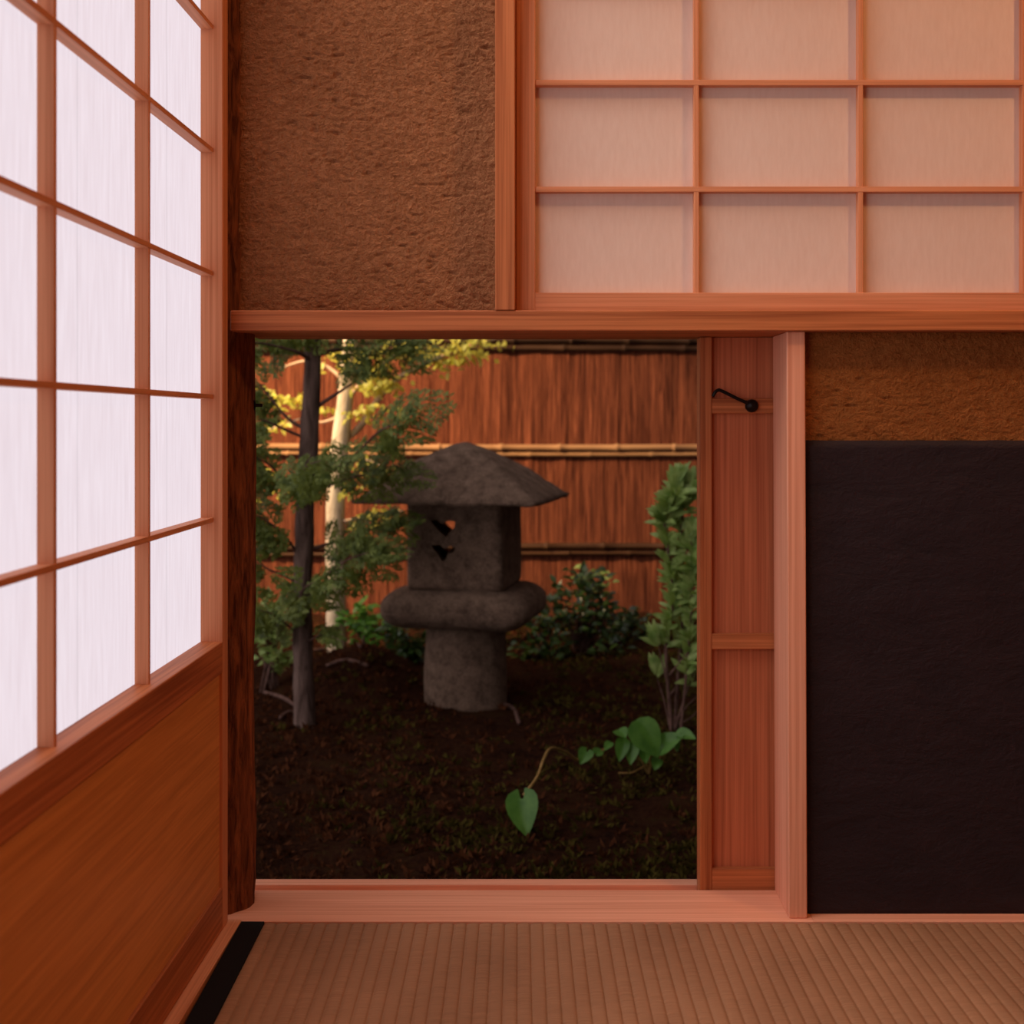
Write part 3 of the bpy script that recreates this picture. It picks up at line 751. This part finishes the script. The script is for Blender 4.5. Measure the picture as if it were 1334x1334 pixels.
# ---- dark bushes
def bush(name, cx_, cy_, Y, wpx, hpx, n_, label, seed, mat, L=.035, cat='shrub', light=None):
    r = random.Random(seed); base = wp(cx_, cy_ + hpx / 2, Y); base.z = gz(base.x, Y)
    t = thing(name, base, label, cat)
    c = wp(cx_, cy_, Y); hx, hz = wpx * Y / F / 2, max(hpx * Y / F / 2, .03)
    bms = BM(); bm = BM()
    for k in range(n_ // 9):
        a = r.uniform(0, 2 * PI); q = math.sqrt(r.random()); zz = r.uniform(-.9, 1)
        prof_ = math.sqrt(max(.08, 1 - max(0, zz) ** 2))
        tip = c + Vector((math.cos(a) * q * hx * prof_, math.sin(a) * q * hx * .6 * prof_, zz * hz))
        mid = base * .45 + tip * .55 + Vector((0, 0, .02))
        path = smooth_path([base + Vector((r.uniform(-.03, .03), r.uniform(-.03, .03), -.01)), mid, tip], 4)
        tube(bms, path, [.0035 * (1 - .7 * i / (len(path) - 1)) for i in range(len(path))], 5)
        for i in range(9):
            p = path[max(0, len(path) - 1 - i // 3)] + rvec(r) * .03
            d = Vector((r.uniform(-1, 1), r.uniform(-1, .4), r.uniform(-.3, .8)))
            leaf(bm, p, d, Vector((r.uniform(-.6, .6), -.7, 1)), L * r.uniform(.7, 1.3), L * .5, .25, .2, 3)
    st = build('stem', bms, TWIG, t, smooth=True); build('foliage', bm, mat, t)
    return t
bush('leafy_bush', 758, 835, 4.85, 130, 170, 620, 'dark glossy-leaved bush between the stone lantern and the tall shrub', 1, DARKLEAF)
bush('leafy_bush', 815, 860, 5.0, 90, 120, 330, 'low dark bush at the fence foot behind the tall shrub', 2, DARKLEAF)
bush('leafy_bush', 705, 850, 4.75, 70, 90, 260, 'small dark bush tucked against the lantern shaft', 3, DARKLEAF)
bush('leafy_bush', 775, 752, 4.95, 46, 40, 60, 'few light green leaf tips rising above the dark bush at the fence', 12, SHRUB, .03)
bush('fern_clump', 480, 815, 4.65, 80, 40, 170, 'fern-green clump at the foot of the pale tree', 4, BROAD, .035, 'fern')
bush('fern_clump', 530, 840, 4.6, 50, 70, 190, 'dark fern clump beside the lantern shaft', 5, DARKLEAF, .04, 'fern')
bush('leafy_plant', 352, 835, 4.3, 56, 90, 170, 'leafy green plant at the foot of the conifer beside the log post', 6, SHRUB, .04, 'plant')

# exposed roots and a stump of earth behind the conifer
bm = BM(); r = random.Random(2)
for (l) in ([(405, 850), (430, 846), (455, 838), (470, 845)], [(425, 870), (450, 862), (480, 870)], [(640, 915), (668, 925), (676, 945)], [(402, 940), (380, 930), (365, 938)], [(345, 905), (370, 912), (395, 930)]):
    path = []
    for x, y in l:
        Y = 4.0
        for _ in range(25):
            p = wp(x, y, Y); Y += (p.z - gz(p.x, Y)) * 1.5
            Y = max(3.0, min(5.2, Y))
        p = wp(x, y, Y); p.z = gz(p.x, Y) + .006; path.append(p)
    b_ = tube(BM(), smooth_path(path, 5), .006, 7, .3)
    o = build('exposed_root', b_, TWIG, smooth=True, org=path[0]); o['n'] = 0; del o['n']
    ROOTS = globals().setdefault('ROOTS_', []); ROOTS.append(o)
for o, lb in zip(ROOTS_, ('bare root running from the conifer over the earth mound', 'bare root curving on the earth mound near the lantern', 'bare twig-like root in front of the lantern shaft', 'short root at the conifer base pointing to the log post', 'root lying over moss between log post and conifer')):
    tag(o, lb, 'root')

# ------------------------------------------------------------------ light, camera, world
def area(name, loc, rot, sx_, sy_, power, col):
    l = bpy.data.lights.new(name, 'AREA'); l.shape = 'RECTANGLE'; l.size = sx_; l.size_y = sy_; l.energy = power; l.color = col
    o = bpy.data.objects.new(name, l); COL.objects.link(o); o.location = loc; o.rotation_euler = rot; return o
# added unseen fill in place of daylight, along the side wall nearer the camera
area('added_side_fill', (-.372, .42, .75), (0, -PI / 2, 0), .80, .90, 4.2, (1, .87, .84))
# second added fill, high over the tall shoji screen, brightens jamb and sill
tl = area('added_high_fill', (-.372, 1.30, 1.60), (0, -PI / 2 + math.radians(62), 0), .40, .7, 4.2, (1, .90, .84)); tl.data.spread = math.radians(85)
# warm ceiling lamp past the upper right of the frame
lp = bpy.data.lights.new('room_lamp', 'POINT'); lp.energy = 15; lp.color = (1, .56, .23); lp.shadow_soft_size = .05
o = bpy.data.objects.new('room_lamp', lp); COL.objects.link(o); o.location = (.92, 1.00, 1.74)
# low sun reaching the far side of the garden
sp = bpy.data.lights.new('garden_sun', 'SPOT'); sp.energy = 820; sp.color = (1, .68, .37); sp.spot_size = math.radians(53); sp.spot_blend = .85; sp.shadow_soft_size = .04
o = bpy.data.objects.new('garden_sun', sp); COL.objects.link(o); o.location = (-2.4, 3.95, 2.0)
o.rotation_euler = (Vector((-.84, 5.4, .74)) - o.location).to_track_quat('-Z', 'Y').to_euler()

w = bpy.data.worlds.new('World'); SC.world = w; w.use_nodes = True
wt = w.node_tree; bg = wt.nodes['Background']
# open sky over the garden to the side, trees and roofs dark on the other
tc = node(wt, 'ShaderNodeTexCoord'); dt = node(wt, 'ShaderNodeVectorMath', operation='DOT_PRODUCT'); dt.inputs[1].default_value = Vector((-.72, -.45, .53)).normalized()
wt.links.new(tc.outputs['Generated'], dt.inputs[0])
wt.links.new(ramp(wt, dt.outputs['Value'], [(.0, (.10, .085, .085)), (.45, (.30, .26, .27)), (.85, (1.25, 1.12, 1.18))]), bg.inputs[0]); bg.inputs[1].default_value = .90

cam = bpy.data.cameras.new('Camera'); co = bpy.data.objects.new('Camera', cam); COL.objects.link(co)
co.location = (0, 0, EYE); co.rotation_euler = (PI / 2, 0, 0)
cam.sensor_width = 36; cam.lens = F / 1334 * 36
cam.shift_x = -(CX - 667) / 1334; cam.shift_y = -(667 - CY) / 1334
cam.clip_start = .05; cam.dof.use_dof = True; cam.dof.focus_distance = 1.72; cam.dof.aperture_fstop = 7.5
SC.camera = co
vs = SC.view_settings; SC.display_settings.display_device = 'sRGB'
vs.view_transform = 'Standard'; vs.look = 'None'; vs.gamma = 1; vs.exposure = 0; vs.use_curve_mapping = False
SC.cycles.max_bounces = 12; SC.cycles.diffuse_bounces = 8
